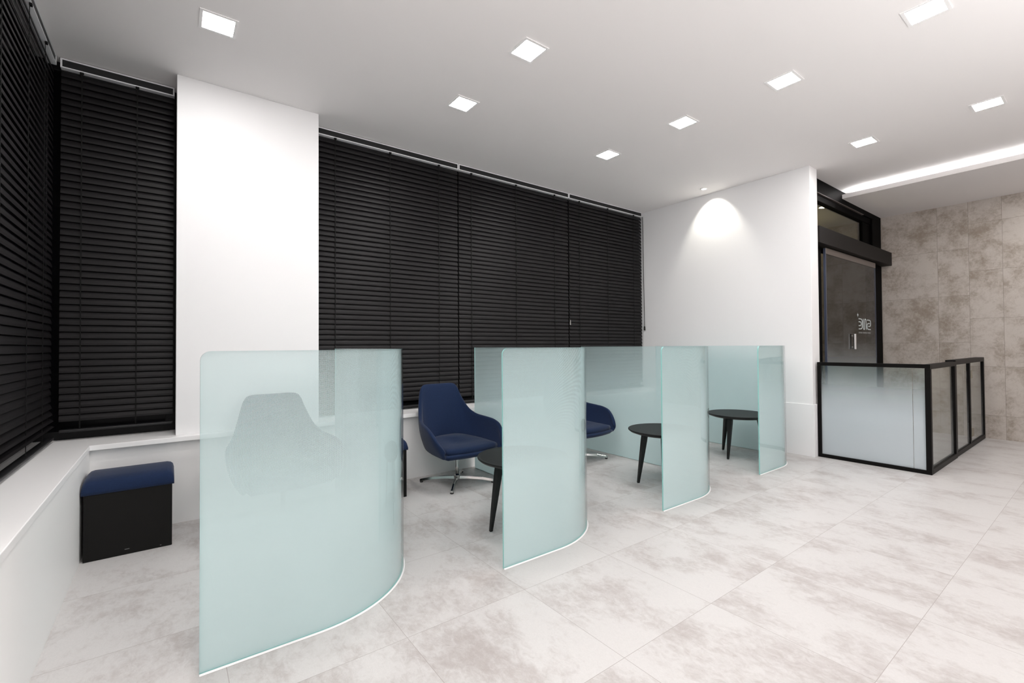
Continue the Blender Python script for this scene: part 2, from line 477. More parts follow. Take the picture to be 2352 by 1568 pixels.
# windows behind the blinds
def window(name, x0, x1, y0, y1, along, label, mull):
    root = tag(empty(name, ((x0 + x1) / 2, (y0 + y1) / 2, ZS)), label, 'window', None, 'structure')
    loc = Vector(root.location)
    fr, pn = bmesh.new(), bmesh.new()
    def bx(b, a0, a1, z0, z1, d0, d1):
        if along == 'x': box(b, a0 - loc.x, a1 - loc.x, d0 - loc.y, d1 - loc.y, z0 - loc.z, z1 - loc.z)
        else: box(b, d0 - loc.x, d1 - loc.x, a0 - loc.y, a1 - loc.y, z0 - loc.z, z1 - loc.z)
    a0, a1 = (x0, x1) if along == 'x' else (y0, y1)
    d0, d1 = (y0, y1) if along == 'x' else (x0, x1)
    bx(fr, a0, a1, ZS, ZS + 0.055, d0, d1); bx(fr, a0, a1, H - 0.06, H, d0, d1)
    for a in mull:
        bx(fr, a - 0.03, a + 0.03, ZS + 0.055, H - 0.06, d0, d1)
    dm = (d0 + d1) / 2
    bx(pn, a0, a1, ZS + 0.05, H - 0.05, dm - 0.006, dm + 0.006)
    new_obj('window_frame', fr, M['winframe'], root, bevel=0.004)
    new_obj('window_pane', pn, M['winglass'], root)
window('window_1', -0.80, -0.72, 2.02, 4.24, 'y', 'dark left window behind the black blind', (2.05, 3.2, 4.21))
window('window_2', -0.72, CX0, 4.19, 4.25, 'x', 'narrow dark window left of the white column', (-0.69, CX0 - 0.03))
window('window_3', CX1, XR, 4.19, 4.25, 'x', 'long dark window right of the white column', (CX1 + 0.03, 2.43, 4.03, XR - 0.03))

# dropped soffit with a cove edge by the tiled wall, and its strip lamp
XLIP = 6.81
SOF = 3.025
bm = bmesh.new()
box(bm, XLIP + 0.018, XT + 0.2, YB, YD, SOF, SOF + 0.02)
box(bm, XLIP, XLIP + 0.018, YB, YD, SOF, SOF + 0.052)
struct('trim_3', bm, M['soffit'], 'dropped ceiling soffit with a raised cove lip by the tiled wall', 'soffit')
r = tag(empty('cove_light', (XLIP + 0.045, 0, SOF + 0.022)), 'hidden strip lamp glowing white along the cove above the tiled wall', 'light')
b = bmesh.new(); box(b, -0.02, 0.02, YB + 0.05, YD - 0.06, 0.0, 0.0235); new_obj('mounting_channel', b, M['alu'], r)
b = bmesh.new(); box(b, -0.009, 0.009, YB + 0.06, YD - 0.07, 0.024, 0.028); new_obj('led_strip', b, M['led'], r)

# ------------------------------------------------------------------ venetian blinds
def blind(loc, rz, width, z_bot, cords, label, pull=None, wand=None, tilt=69.0, tail=()):
    """local x = along the blind, local -y = into the room, z = up from the floor"""
    root = tag(empty('venetian_blind', (loc[0], loc[1], 0), rz), label, 'blind', 'black venetian blinds')
    zt = H
    b = bmesh.new(); box(b, 0.004, width - 0.004, -0.018, 0.024, zt - 0.062, zt - 0.016); new_obj('headrail', b, M['rail'], root)
    b = bmesh.new()
    box(b, 0.0, width, -0.022, 0.026, zt - 0.016, zt - 0.008)
    box(b, 0.0, width, -0.022, 0.026, zt - 0.069, zt - 0.062)
    box(b, 0.0, 0.009, -0.022, 0.026, zt - 0.0621, zt - 0.0159)
    box(b, width - 0.009, width, -0.022, 0.026, zt - 0.0621, zt - 0.0159)
    new_obj('rail_edging', b, M['alu'], root)
    # slats
    b = bmesh.new()
    pitch, wd_ = 0.0455, 0.052
    th = math.radians(tilt)
    n = int((zt - 0.085 - (z_bot + 0.03)) / pitch)
    for i in range(n):
        zc = zt - 0.098 - i * pitch
        jit = random.uniform(-1.2, 1.2)
        t = math.radians((tail[n - 1 - i] if n - 1 - i < len(tail) else tilt) + jit)
        rows = []
        for k in range(5):
            s = k / 4 - 0.5
            bow = 0.006 * (1 - 4 * s * s)
            # s=-0.5 : lower edge, leaning into the room
            y = s * wd_ * math.cos(t) - bow * math.sin(t)
            z = zc + s * wd_ * math.sin(t) - bow * math.cos(t) * -1
            rows.append((y, z))
        va = [[b.verts.new((x, y, z)) for x in (0.003, width - 0.003)] for y, z in rows]
        vb = [[b.verts.new((x, y + 0.0012, z - 0.0008)) for x in (0.003, width - 0.003)] for y, z in rows]
        for k in range(4):
            b.faces.new((va[k][0], va[k][1], va[k + 1][1], va[k + 1][0]))
            b.faces.new((vb[k][0], vb[k][1], vb[k + 1][1], vb[k + 1][0]))
        for k in (0, 4):
            b.faces.new((va[k][0], va[k][1], vb[k][1], vb[k][0]))
        for e in (0, 1):
            for k in range(4):
                b.faces.new((va[k][e], va[k + 1][e], vb[k + 1][e], vb[k][e]))
    s = new_obj('slats', b, M['slat'], root)
    for p in s.data.polygons: p.use_smooth = False
    b = bmesh.new(); box(b, 0.004, width - 0.004, -0.024, 0.016, z_bot, z_bot + 0.018)
    new_obj('bottom_rail', b, M['rail'], root, bevel=0.005)
    yo = -0.5 * wd_ * math.cos(th) - 0.004
    for c in cords:
        b = bmesh.new()
        box(b, c - 0.0035, c + 0.0035, yo - 0.001, yo + 0.001, z_bot + 0.01, zt - 0.07)
        box(b, c - 0.010, c + 0.010, -0.024, -0.012, zt - 0.082, zt - 0.0695)
        new_obj('ladder_cord', b, M['cord'], root)
    if pull:
        x, zb = pull
        b = bmesh.new()
        tube(b, [(x - 0.006, yo - 0.012, zt - 0.07), (x + 0.004, yo - 0.02, zb + 0.05)], 0.0022, 6)
        tube(b, [(x + 0.004, yo - 0.01, zt - 0.07), (x + 0.010, yo - 0.02, zb + 0.05)], 0.0022, 6)
        pc = new_obj('pull_cord', b, M['cord'], root)
        b = bmesh.new(); lathe(b, [(0.006, zb + 0.055), (0.011, zb + 0.045), (0.013, zb), (0.010, zb - 0.005)], 12, x + 0.007, yo - 0.02)
        new_obj('cord_weight', b, M['rubber'], pc, smooth=False)
    if wand:
        x, z0, z1 = wand
        b = bmesh.new(); tube(b, [(x, yo - 0.012, zt - 0.07), (x + 0.004, yo - 0.016, z1)], 0.0018, 6)
        pc = new_obj('pull_cord', b, M['cord'], root)
        b = bmesh.new(); tube(b, [(x + 0.004, yo - 0.016, z1), (x + 0.004, yo - 0.016, z0)], [0.006, 0.008], 8)
        new_obj('cord_weight', b, M['steel'], pc)
    return root
YBL = 4.128
blind((-0.628, 2.10), PI / 2, 1.998, 0.612, (0.35, 0.85, 1.34, 1.72), 'black blind along the left wall, seen at a sharp angle', tail=(12, 30, 48, 58))
blind((-0.590, YBL), 0, 0.608, 0.652, (0.105, 0.395), 'narrow black blind in the corner, left of the white column')
blind((CX1 + 0.003, YBL), 0, 1.445, 0.615, (0.19, 0.70, 1.22), 'black blind just right of the white column, behind the first tall glass screen')
blind((2.434, YBL), 0, 1.592, 0.615, (0.157, 0.76, 1.355), 'middle black blind of the long window, steel cord pull at its right edge', wand=(1.592, 1.46, 1.52))
blind((4.034, YBL), 0, 1.452, 0.615, (0.185, 0.725, 1.27), 'rightmost black blind of the long window, beside the white end wall', pull=(1.466, 1.42))

# ------------------------------------------------------------------ curved glass partitions
HG = 1.188
def partition(x0, y0, xl, rad, label):
    root = tag(empty('glass_partition', (x0, y0, 0)), label, 'partition', 'curved frosted glass partitions')
    # path of the outer face, local coordinates: free end -> +x -> quarter bend -> +y
    w = xl - x0
    yend = 3.818 - y0
    pts, nrm = [], []
    fine = [0, 0.002, 0.005, 0.009, 0.014, 0.020, 0.027, 0.035]
    for s in fine: pts.append((s, 0.0)); nrm.append((0, -1))
    xs = w - rad
    for k in range(1, 7):
        pts.append((0.035 + (xs - 0.035) * k / 6, 0.0)); nrm.append((0, -1))
    for k in range(1, 41):
        a = -PI / 2 + (PI / 2) * k / 40
        pts.append((xs + rad * math.cos(a), rad + rad * math.sin(a))); nrm.append((math.cos(a), math.sin(a)))
    for k in range(1, 9):
        pts.append((w, rad + (yend - rad) * k / 8)); nrm.append((1, 0))
    b = bmesh.new()
    uvl = b.loops.layers.uv.new('UVMap')
    T = 0.010
    s = 0.0; prev = None
    O0, O1, I0, I1, S = [], [], [], [], []
    for p, n in zip(pts, nrm):
        if prev: s += math.hypot(p[0] - prev[0], p[1] - prev[1])
        prev = p
        zt = HG
        if s < 0.035: zt = HG - 0.035 + math.sqrt(max(0, 0.035 ** 2 - (0.035 - s) ** 2))
        q = (p[0] - n[0] * T, p[1] - n[1] * T)
        O0.append(b.verts.new((p[0], p[1], 0.004))); O1.append(b.verts.new((p[0], p[1], zt)))
        I0.append(b.verts.new((q[0], q[1], 0.004))); I1.append(b.verts.new((q[0], q[1], zt)))
        S.append((s, zt))
    def quad(v, uvs, mi, sm=True):
        f = b.faces.new(v); f.material_index = mi; f.smooth = sm
        for lp, t in zip(f.loops, uvs): lp[uvl].uv = t
    for i in range(len(pts) - 1):
        (a, za), (c, zc) = S[i], S[i + 1]
        quad((O0[i], O0[i + 1], O1[i + 1], O1[i]), ((a, 0.004), (c, 0.004), (c, zc), (a, za)), 1)
        quad((I0[i], I0[i + 1], I1[i + 1], I1[i]), ((a, 0.004), (c, 0.004), (c, zc), (a, za)), 0)
        quad((O1[i], O1[i + 1], I1[i + 1], I1[i]), ((0, 0),) * 4, 2, False)
        quad((O0[i], O0[i + 1], I0[i + 1], I0[i]), ((0, 0),) * 4, 2, False)
    quad((O0[0], O1[0], I1[0], I0[0]), ((0, 0),) * 4, 2, False)
    quad((O0[-1], O1[-1], I1[-1], I0[-1]), ((0, 0),) * 4, 2, False)
    for e in b.edges:
        if len(e.link_faces) == 2 and e.link_faces[0].material_index != e.link_faces[1].material_index: e.smooth = False
    new_obj('glass_panel', b, [M['glass_film'], M['glass_face'], M['glass_edge']], root)
    b = bmesh.new()
    for o_in, o_out, zz in ((0.0005, 0.0068, 0.006),):
        ring = []
        for p, n in zip(pts, nrm):
            a = (p[0] + n[0] * o_in, p[1] + n[1] * o_in); c = (p[0] + n[0] * o_out, p[1] + n[1] * o_out)
            ring.append((b.verts.new((a[0], a[1], 0.0)), b.verts.new((a[0], a[1], zz)), b.verts.new((c[0], c[1], 0.001)), ))
        for A, C in zip(ring, ring[1:]):
            b.faces.new((A[1], C[1], C[2], A[2])); b.faces.new((A[0], C[0], C[2], A[2])); b.faces.new((A[0], C[0], C[1], A[1]))
        b.faces.new(ring[0]); b.faces.new(ring[-1])
    so = new_obj('floor_sealant', b, M['sealant'], root)
    return root
partition(0.089, 2.022, 1.093, 0.59, 'nearest and largest curved frosted glass partition, in front of the column')
partition(1.450, 1.994, 2.440, 0.58, 'curved frosted glass partition in front of the nearest black table')
partition(2.876, 1.992, 3.938, 0.60, 'third curved frosted glass partition from the left, between two black tables')
partition(4.378, 2.008, 5.385, 0.56, 'farthest curved frosted glass partition, beside the white end wall')

# ------------------------------------------------------------------ swivel lounge chairs
def interp(tab, t):
    for (t0, *a), (t1, *c) in zip(tab, tab[1:]):
        if t <= t1 + 1e-9:
            k = (t - t0) / (t1 - t0)
            return [x + (y - x) * k for x, y in zip(a, c)]
    return list(tab[-1][1:])
RIM = [(0, 0, .300, .858), (.12, .110, .298, .860), (.185, .168, .293, .858), (.225, .191, .284, .838), (.30, .206, .262, .760), (.38, .223, .225, .675),
       (.46, .249, .175, .605), (.54, .281, .110, .566), (.64, .313, .020, .552), (.76, .333, -.085, .538), (.85, .338, -.155, .512),
       (.92, .325, -.207, .455), (1.0, .278, -.264, .345)]
BASE = [(0, 0, .205, .335), (.12, .080, .203, .335), (.185, .128, .195, .333), (.225, .150, .185, .331), (.30, .178, .165, .328), (.38, .205, .135, .324),
        (.46, .228, .098, .320), (.54, .247, .052, .316), (.64, .261, -.010, .312), (.76, .270, -.085, .308), (.85, .271, -.150, .305),
        (.92, .269, -.205, .304), (1.0, .262, -.262, .304)]
def make_chair(name, label):
    root = tag(empty(name), label, 'chair', 'navy swivel lounge chairs')
    b = bmesh.new()
    ts = [i / 20 for i in range(-20, 21)]
    nv = 6
    grid = []
    for t in ts:
        sgn = -1 if t < 0 else 1
        rim = interp(RIM, abs(t)); ba = interp(BASE, abs(t))
        row = []
        for k in range(nv + 1):
            v = k / nv
            p = [ba[i] + (rim[i] - ba[i]) * v for i in range(3)]
            bul = 0.016 * math.sin(PI * v)
            d = math.hypot(p[0], p[1]) + 1e-6
            p[0] += bul * p[0] / d; p[1] += bul * p[1] / d * (1 if abs(t) > .3 else .3)
            row.append(b.verts.new((p[0] * sgn, p[1], p[2])))
        grid.append(row)
    for i in range(len(ts) - 1):
        for k in range(nv):
            b.faces.new((grid[i][k], grid[i + 1][k], grid[i + 1][k + 1], grid[i][k + 1]))
    for f in b.faces: f.smooth = True
    sh = new_obj('backrest_shell', b, M['navy'], root, smooth=True)
    so = sh.modifiers.new('thick', 'SOLIDIFY'); so.thickness = 0.034; so.offset = 1.0
    ss = sh.modifiers.new('sub', 'SUBSURF'); ss.levels = 1; ss.render_levels = 2
    # closed seat outline
    loop = []
    for t in ts:
        sgn = -1 if t < 0 else 1
        p = interp(BASE, abs(t)); loop.append((p[0] * sgn, p[1], p[2]))
    for k in range(1, 12):
        a = k / 12
        x = 0.262 * (1 - 2 * a)
        loop.append((x, -0.262 - 0.036 * math.sin(PI * a), 0.304))
    def rings(spec, m, name):
        b = bmesh.new(); rs = []
        for sc, dz, absz in spec:
            r = []
            for p in loop:
                z = absz if absz is not None else p[2] + dz
                r.append(b.verts.new((p[0] * sc, (p[1] + 0.02) * sc - 0.02, z)))
            rs.append(r)
        n = len(loop)
        for A, C in zip(rs, rs[1:]):
            for i in range(n):
                b.faces.new((A[i], A[(i + 1) % n], C[(i + 1) % n], C[i]))
        b.faces.new(rs[0]); b.faces.new(rs[-1])
        o = new_obj(name, b, m, root, smooth=True)
        return o
    rings([(0.98, 0.012, None), (1.03, 0.004, None), (1.035, -0.006, None), (0.95, -0.030, None), (0.75, 0, 0.262), (0.4, 0, 0.240), (0.15, 0, 0.236)], M['navy'], 'seat_pan')
    rings([(0.9, 0.0, None), (0.955, 0.010, None), (0.975, 0.028, None), (0.965, 0.046, None), (0.93, 0.056, None), (0.85, 0.062, None), (0.5, 0.066, None), (0.1, 0.066, None)], M['navy'], 'seat_cushion')
    # gas column with a black collar
    b = bmesh.new(); lathe(b, [(0.0165, 0.052), (0.0165, 0.155), (0.0155, 0.158), (0.0155, 0.21), (0.0155, 0.237)], 24)
    c = new_obj('gas_column', b, M['chrome'], root, smooth=True)
    b = bmesh.new(); lathe(b, [(0.020, 0.212), (0.021, 0.218), (0.021, 0.234), (0.026, 0.238)], 24)
    new_obj('collar', b, M['rubber'], c, smooth=False)
    b = bmesh.new(); lathe(b, [(0.022, 0.030), (0.028, 0.036), (0.028, 0.066), (0.022, 0.074), (0.0175, 0.078)], 24)
    new_obj('hub', b, M['chrome'], root)
    for k in range(4):
        a = LEG_A + k * PI / 2
        b = bmesh.new()
        secs = [(0.02, .016, .062, .032), (0.10, .0155, .060, .034), (0.22, .0145, .052, .026), (0.315, .014, .034, .011), (0.332, .012, .029, .011)]
        prev = None
        for r, hw, zt, zb in secs:
            q = [b.verts.new((r, -hw, zb)), b.verts.new((r, hw, zb)), b.verts.new((r, hw * .55, zt)), b.verts.new((r, -hw * .55, zt))]
            if prev:
                for i in range(4): b.faces.new((prev[i], prev[(i + 1) % 4], q[(i + 1) % 4], q[i]))
            else: b.faces.new(q)
            prev = q
        b.faces.new(prev)
        lg = new_obj('base_leg', b, M['chrome'], root, bevel=0.003)
        lg.rotation_euler = (0, 0, a)
        b = bmesh.new(); lathe(b, [(0.012, 0.0), (0.015, 0.002), (0.015, 0.010), (0.012, 0.013)], 16, 0.316, 0)
        new_obj('foot_pad', b, M['rubber'], lg)
    return root
CH_RZ = math.radians(3)
LEG_A = math.radians(-38) - CH_RZ
ch = make_chair('lounge_chair', 'navy swivel chair in the open gap beside the nearest black table')
ch.location = (2.05, 3.515, 0); ch.rotation_euler = (0, 0, CH_RZ)
c2 = copy_tree(ch); c2.location = (3.484, 3.47, 0)
c2['label'] = 'navy swivel chair showing only its arm beyond the second glass partition'
c0 = copy_tree(ch); c0.location = (0.640, 3.50, 0)
c0['label'] = 'navy swivel chair dimly seen through the nearest frosted glass partition'

# ------------------------------------------------------------------ round side tables
def make_table(label):
    root = tag(empty('side_table'), label, 'table', 'round black side tables')
    zt = 0.46
    b = bmesh.new()
    lathe(b, [(0.0, zt - 0.036), (0.255, zt - 0.036), (0.295, zt - 0.022), (0.309, zt - 0.010), (0.310, zt - 0.003), (0.307, zt), (0.298, zt - 0.0015), (0.29, zt - 0.003), (0.0, zt - 0.003)], 72, cap=False)
    bmesh.ops.remove_doubles(b, verts=b.verts, dist=1e-5)
    o = new_obj('tabletop', b, M['table'], root, smooth=False, bevel=0.002)
    for k in range(3):
        a = math.radians(178) + k * 2 * PI / 3
        b = bmesh.new()
        top = Vector((0.195, 0, zt - 0.037)); bot = Vector((0.262, 0, 0.008))
        prev = None
        for v, hw in ((0, .0215), (.12, .0215), (.6, .016), (1, .0105)):
            p = top.lerp(bot, v)
            q = [b.verts.new((p.x + dx * hw, p.y + dy * hw, p.z)) for dx, dy in ((-1, -1), (1, -1), (1, 1), (-1, 1))]
            if prev:
                for i in range(4): b.faces.new((prev[i], prev[(i + 1) % 4], q[(i + 1) % 4], q[i]))
            else: b.faces.new(q)
            prev = q
        b.faces.new(prev)
        lg = new_obj('leg', b, M['table'], root, bevel=0.005, seg=3)
        lg.rotation_euler = (0, 0, a)
        b = bmesh.new(); lathe(b, [(0.0085, 0.0), (0.0095, 0.002), (0.009, 0.0085)], 12, 0.2622, 0)
        new_obj('foot_glide', b, M['pad'], lg)
        b = bmesh.new(); box(b, 0.10, 0.225, -0.03, 0.03, zt - 0.046, zt - 0.0362)
        lb = new_obj('leg_bracket', b, M['rail'], lg, bevel=0.003)
    return root
tb = make_table('round black table nearest the viewer, half behind the second glass partition')
tb.location = (1.93, 2.425, 0)
t2 = copy_tree(tb); t2.location = (3.52, 2.42, 0); t2.rotation_euler = (0, 0, math.radians(-20))
t2['label'] = 'round black table half hidden by the third glass partition'
t3 = copy_tree(tb); t3.location = (4.955, 2.49, 0); t3.rotation_euler = (0, 0, math.radians(6))
t3['label'] = 'farthest round black table, beside the last glass partition, two legs showing'

# ------------------------------------------------------------------ ottomans
def make_ottoman(label):
    w, d = 0.408, 0.33
    root = tag(empty('ottoman'), label, 'ottoman', 'black box ottomans with navy lids')
    b = bmesh.new(); box(b, 0.004, w, 0, d, 0.0, 0.372)
    bo = new_obj('body', b, M['vinyl'], root, bevel=0.004)
    b = bmesh.new()
    prof = [(-0.004, 0.373), (-0.007, 0.390), (-0.005, 0.415), (0.006, 0.437), (0.028, 0.452), (0.07, 0.461), (0.165, 0.466),
            (d - 0.07, 0.461), (d - 0.028, 0.452), (d - 0.006, 0.437), (d + 0.005, 0.415), (d + 0.007, 0.390), (d + 0.004, 0.373)]
    cols = []
    for k, (x, sc) in enumerate(((-0.003, .0), (-0.006, .5), (0.0, .80), (0.012, .94), (0.03, 1), (w - 0.026, 1), (w - 0.008, .94), (w + 0.004, .80), (w + 0.010, .5), (w + 0.007, .0))):
        cols.append([b.verts.new((x, y if sc > .3 else y, 0.373 + (z - 0.373) * sc)) for y, z in prof])
    for A, C in zip(cols, cols[1:]):
        for i in range(len(prof) - 1):
            b.faces.new((A[i], A[i + 1], C[i + 1], C[i]))
    n = len(prof)
    for A, C in zip(cols, cols[1:]):
        b.faces.new((A[0], C[0], C[n - 1], A[n - 1]))
    bmesh.ops.remove_doubles(b, verts=b.verts, dist=1e-5)
    o = new_obj('cushion_lid', b, M['navy'], root, smooth=True)
    return root, bo
o1, bo = make_ottoman('black box ottoman with navy cushion lid against the left wall')
o1.location = (-0.396, 3.462, 0)
o2 = copy_tree(o1); o2.location = (1.125, 3.424, 0)
o2['label'] = 'black ottoman showing as a thin strip behind the nearest glass partition'
# pale scuffs on the front of the first ottoman only
b = bmesh.new()
box(b, 0.185, 0.207, -0.0012, -0.0004, 0.030, 0.033)
_body = [c for c in o1.children if c.name.startswith('body')][0]
new_obj('scuff_mark', b, M['scuff'], _body)
b = bmesh.new(); box(b, 0.350, 0.356, -0.0012, -0.0004, 0.012, 0.016); new_obj('scuff_mark', b, M['scuff'], _body)

# ------------------------------------------------------------------ square recessed downlights
def make_downlight(label):
    root = tag(empty('downlight'), label, 'light', 'square recessed ceiling downlights')
    b = bmesh.new()
    o_, i_ = 0.096, 0.079
    for (x0, x1, y0, y1) in ((-o_, o_, -o_, -i_), (-o_, o_, i_, o_), (-o_, -i_, -i_, i_), (i_, o_, -i_, i_)):
        box(b, x0, x1, y0, y1, -0.005, -0.0005)
    new_obj('bezel', b, M['fixture'], root)
    b = bmesh.new(); box(b, -0.0785, 0.0785, -0.0785, 0.0785, -0.0035, -0.0008)
    new_obj('diffuser', b, M['lamp'], root)
    return root
DL = [(0.223, 3.150, 'square downlight at upper left, above the white column'),
      (1.872, 2.268, 'large square downlight at the top centre of the ceiling'),
      (1.862, 3.075, 'square downlight nearest the left end of the long window'),
      (3.600, 1.444, 'square downlight right of centre, above the gap beside the last glass partition'),
      (3.562, 2.233, 'middle square downlight above the farthest round table'),
      (3.546, 3.057, 'square downlight nearest the right half of the long window'),
      (3.512, 0.655, 'square downlight cut near the top right corner of the view'),
      (5.292, 0.630, 'rightmost square downlight, near the glowing cove'),
      (5.318, 1.448, 'square downlight just above the white wall end by the cove')]
dl0 = None
for x, y, lab in DL:
    if dl0 is None:
        dl0 = make_downlight(lab); o = dl0
    else:
        o = copy_tree(dl0); o['label'] = lab
    o.location = (x, y, H)
# round wall-washing spot
sp = tag(empty('spotlight', (5.293, 3.045, H)), 'small round spotlight close to the white end wall', 'light')
b = bmesh.new(); lathe(b, [(0.026, -0.0005), (0.042, -0.0005), (0.043, -0.004), (0.030, -0.006), (0.026, -0.004)], 32, cap=False); new_obj('bezel', b, M['fixture'], sp)
b = bmesh.new(); lathe(b, [(0.025, -0.003), (0.025, -0.001)], 24); new_obj('lens', b, M['spotlamp'], sp)
sd = bpy.data.lights.new('spot_beam', 'SPOT')
sd.energy = 22; sd.color = (1.0, 0.965, 0.86); sd.spot_size = math.radians(84); sd.spot_blend = 0.45; sd.shadow_soft_size = 0.02
so = bpy.data.objects.new('spot_beam', sd); so.location = (5.30, 3.045, H - 0.012); so.rotation_euler = (0, math.radians(-33), 0); COL.objects.link(so)

# ------------------------------------------------------------------ entrance: frame, transom, operator box, sliding door
dr = tag(empty('door_1', (XRB, YD, 0)), 'black framed glass entrance with sliding door and transom', 'door', None, 'structure')
def rel(o, x, y, z): return (x - o.location.x, y - o.location.y, z - o.location.z)
def rbox(b, o, x0, x1, y0, y1, z0, z1):
    l = o.location; box(b, x0 - l.x, x1 - l.x, y0 - l.y, y1 - l.y, z0 - l.z, z1 - l.z)
b = bmesh.new()
rbox(b, dr, XRB + .001, XT - .001, YD, YD + 0.09, 2.955, H - 0.002)     # head
rbox(b, dr, XRB + .001, XT - .001, YD + 0.02, YD + 0.09, 2.875, 2.955)
rbox(b, dr, 7.95, XT - .001, YD, YD + 0.09, 0, 2.955)                   # right jamb
rbox(b, dr, 7.66, 7.95, YD + 0.03, YD + 0.09, 2.45, 2.875)
rbox(b, dr, XRB + .001, 5.98, YD + 0.02, YD + 0.09, 0, 2.875)           # left jamb
rbox(b, dr, 5.98, 7.95, YD + 0.02, YD + 0.09, 2.30, 2.58)               # transom bar
new_obj('door_frame', b, M['black'], dr, bevel=0.004)
b = bmesh.new(); rbox(b, dr, XRB + .01, 7.60, YD - 0.003, YD + 0.02, 2.952, 2.958); new_obj('frame_highlight_strip', b, M['metal_strip'], dr)
b = bmesh.new(); rbox(b, dr, 5.98, 7.66, YD + 0.05, YD + 0.058, 2.58, 2.875); new_obj('transom_pane', b, M['transom'], dr)
b = bmesh.new(); rbox(b, dr, XRB + 0.0, XT - .004, 1.965, YD - 0.002, 2.315, 2.50); new_obj('operator_box', b, M['header'], dr, bevel=0.004)
b = bmesh.new(); rbox(b, dr, 5.76, 6.02, YD - 0.03, YD + 0.0, 0.0, 2.315); new_obj('fixed_stile', b, M['black'], dr, bevel=0.003)
# sliding leaf
leaf_b = bmesh.new(); rbox(leaf_b, dr, 6.055, 7.80, 2.026, 2.036, 0.01, 2.27)
leaf = new_obj('sliding_leaf', leaf_b, M['door_film'], dr)
b = bmesh.new(); rbox(b, dr, 6.055, 7.80, 2.018, 2.044, 2.235, 2.305); new_obj('leaf_top_rail', b, M['metal_strip'], leaf, bevel=0.002)
b = bmesh.new(); rbox(b, dr, 6.045, 6.062, 2.020, 2.042, 0.01, 2.30); rbox(b, dr, 7.797, 7.806, 2.022, 2.040, 0.01, 2.25); new_obj('leaf_edge_strip', b, M['leaf_edge'], leaf)
b = bmesh.new()
l = dr.location
tube(b, [(6.885 - l.x, 2.000 - l.y, 1.135), (6.885 - l.x, 2.000 - l.y, 1.325)], 0.016, 14)
tube(b, [(6.885 - l.x, 2.026 - l.y, 1.16), (6.885 - l.x, 2.000 - l.y, 1.16)], 0.008, 10)
tube(b, [(6.885 - l.x, 2.026 - l.y, 1.30), (6.885 - l.x, 2.000 - l.y, 1.30)], 0.008, 10)
new_obj('door_handle', b, M['steel'], leaf)
# lettering on the far side of the glass, so it reads mirrored from inside
def ribbon(bm, pts, w, y, closed=False):
    pts = [Vector((p[0], 0, p[1])) for p in pts]
    Ls = []
    for i, p in enumerate(pts):
        a = pts[max(i - 1, 0)]; c = pts[min(i + 1, len(pts) - 1)]
        d = (c - a).normalized(); n = Vector((-d.z, 0, d.x))
        ww = Vector((n.x * w[0], 0, n.z * w[1]))
        Ls.append((bm.verts.new((p.x + ww.x, y, p.z + ww.z)), bm.verts.new((p.x - ww.x, y, p.z - ww.z)),
                   bm.verts.new((p.x + ww.x, y - 0.0012, p.z + ww.z)), bm.verts.new((p.x - ww.x, y - 0.0012, p.z - ww.z))))
    for A, C in zip(Ls, Ls[1:]):
        bm.faces.new((A[0], C[0], C[1], A[1])); bm.faces.new((A[2], C[2], C[3], A[3]))
        bm.faces.new((A[0], C[0], C[2], A[2])); bm.faces.new((A[1], C[1], C[3], A[3]))
    bm.faces.new((Ls[0][0], Ls[0][1], Ls[0][3], Ls[0][2])); bm.faces.new((Ls[-1][0], Ls[-1][1], Ls[-1][3], Ls[-1][2]))
def smooth_path(pts, it=2):
    for _ in range(it):
        o = [pts[0]]
        for a, c in zip(pts, pts[1:]):
            o.append((a[0] * .75 + c[0] * .25, a[1] * .75 + c[1] * .25)); o.append((a[0] * .25 + c[0] * .75, a[1] * .25 + c[1] * .75))
        o.append(pts[-1]); pts = o
    return pts
def logo_pt(px, py):
    return (7.118 + (px - 972) / 246 * 0.468 - l.x, 1.386 + (668 - py) / 222 * 0.146)
STROKES = [[(974, 460), (1010, 460), (1040, 470), (1044, 560), (1040, 648), (1010, 656), (974, 656)],
           [(974, 518), (1004, 518), (1022, 530), (1022, 580), (1004, 593), (974, 593)],
           [(1064, 455), (1064, 640), (1072, 664), (1086, 664), (1092, 640), (1092, 480), (1098, 458), (1112, 458), (1122, 480), (1124, 664)],
           [(1142, 472), (1190, 472), (1214, 485), (1217, 540), (1212, 590), (1190, 598), (1166, 598)],
           [(1196, 540), (1166, 540), (1146, 552), (1143, 600), (1148, 650), (1170, 660), (1216, 660)]]
b = bmesh.new()
for s in STROKES:
    ribbon(b, smooth_path([logo_pt(*p) for p in s]), (0.011, 0.0058), 2.0255 - l.y)
cxx, czz = logo_pt(960, 387)
star = [(0, .027), (.008, .006), (.032, 0), (.008, -.006), (0, -.027), (-.008, -.006), (-.032, 0), (-.008, .006)]
f1 = [b.verts.new((cxx + p[0], 2.0255 - l.y, czz + p[1])) for p in star]
f2 = [b.verts.new((cxx + p[0], 2.0243 - l.y, czz + p[1])) for p in star]
b.faces.new(f1); b.faces.new(f2)
for i in range(8): b.faces.new((f1[i], f1[(i + 1) % 8], f2[(i + 1) % 8], f2[i]))
new_obj('logo_lettering', b, M['letter'], leaf)
b = bmesh.new()
px = 974
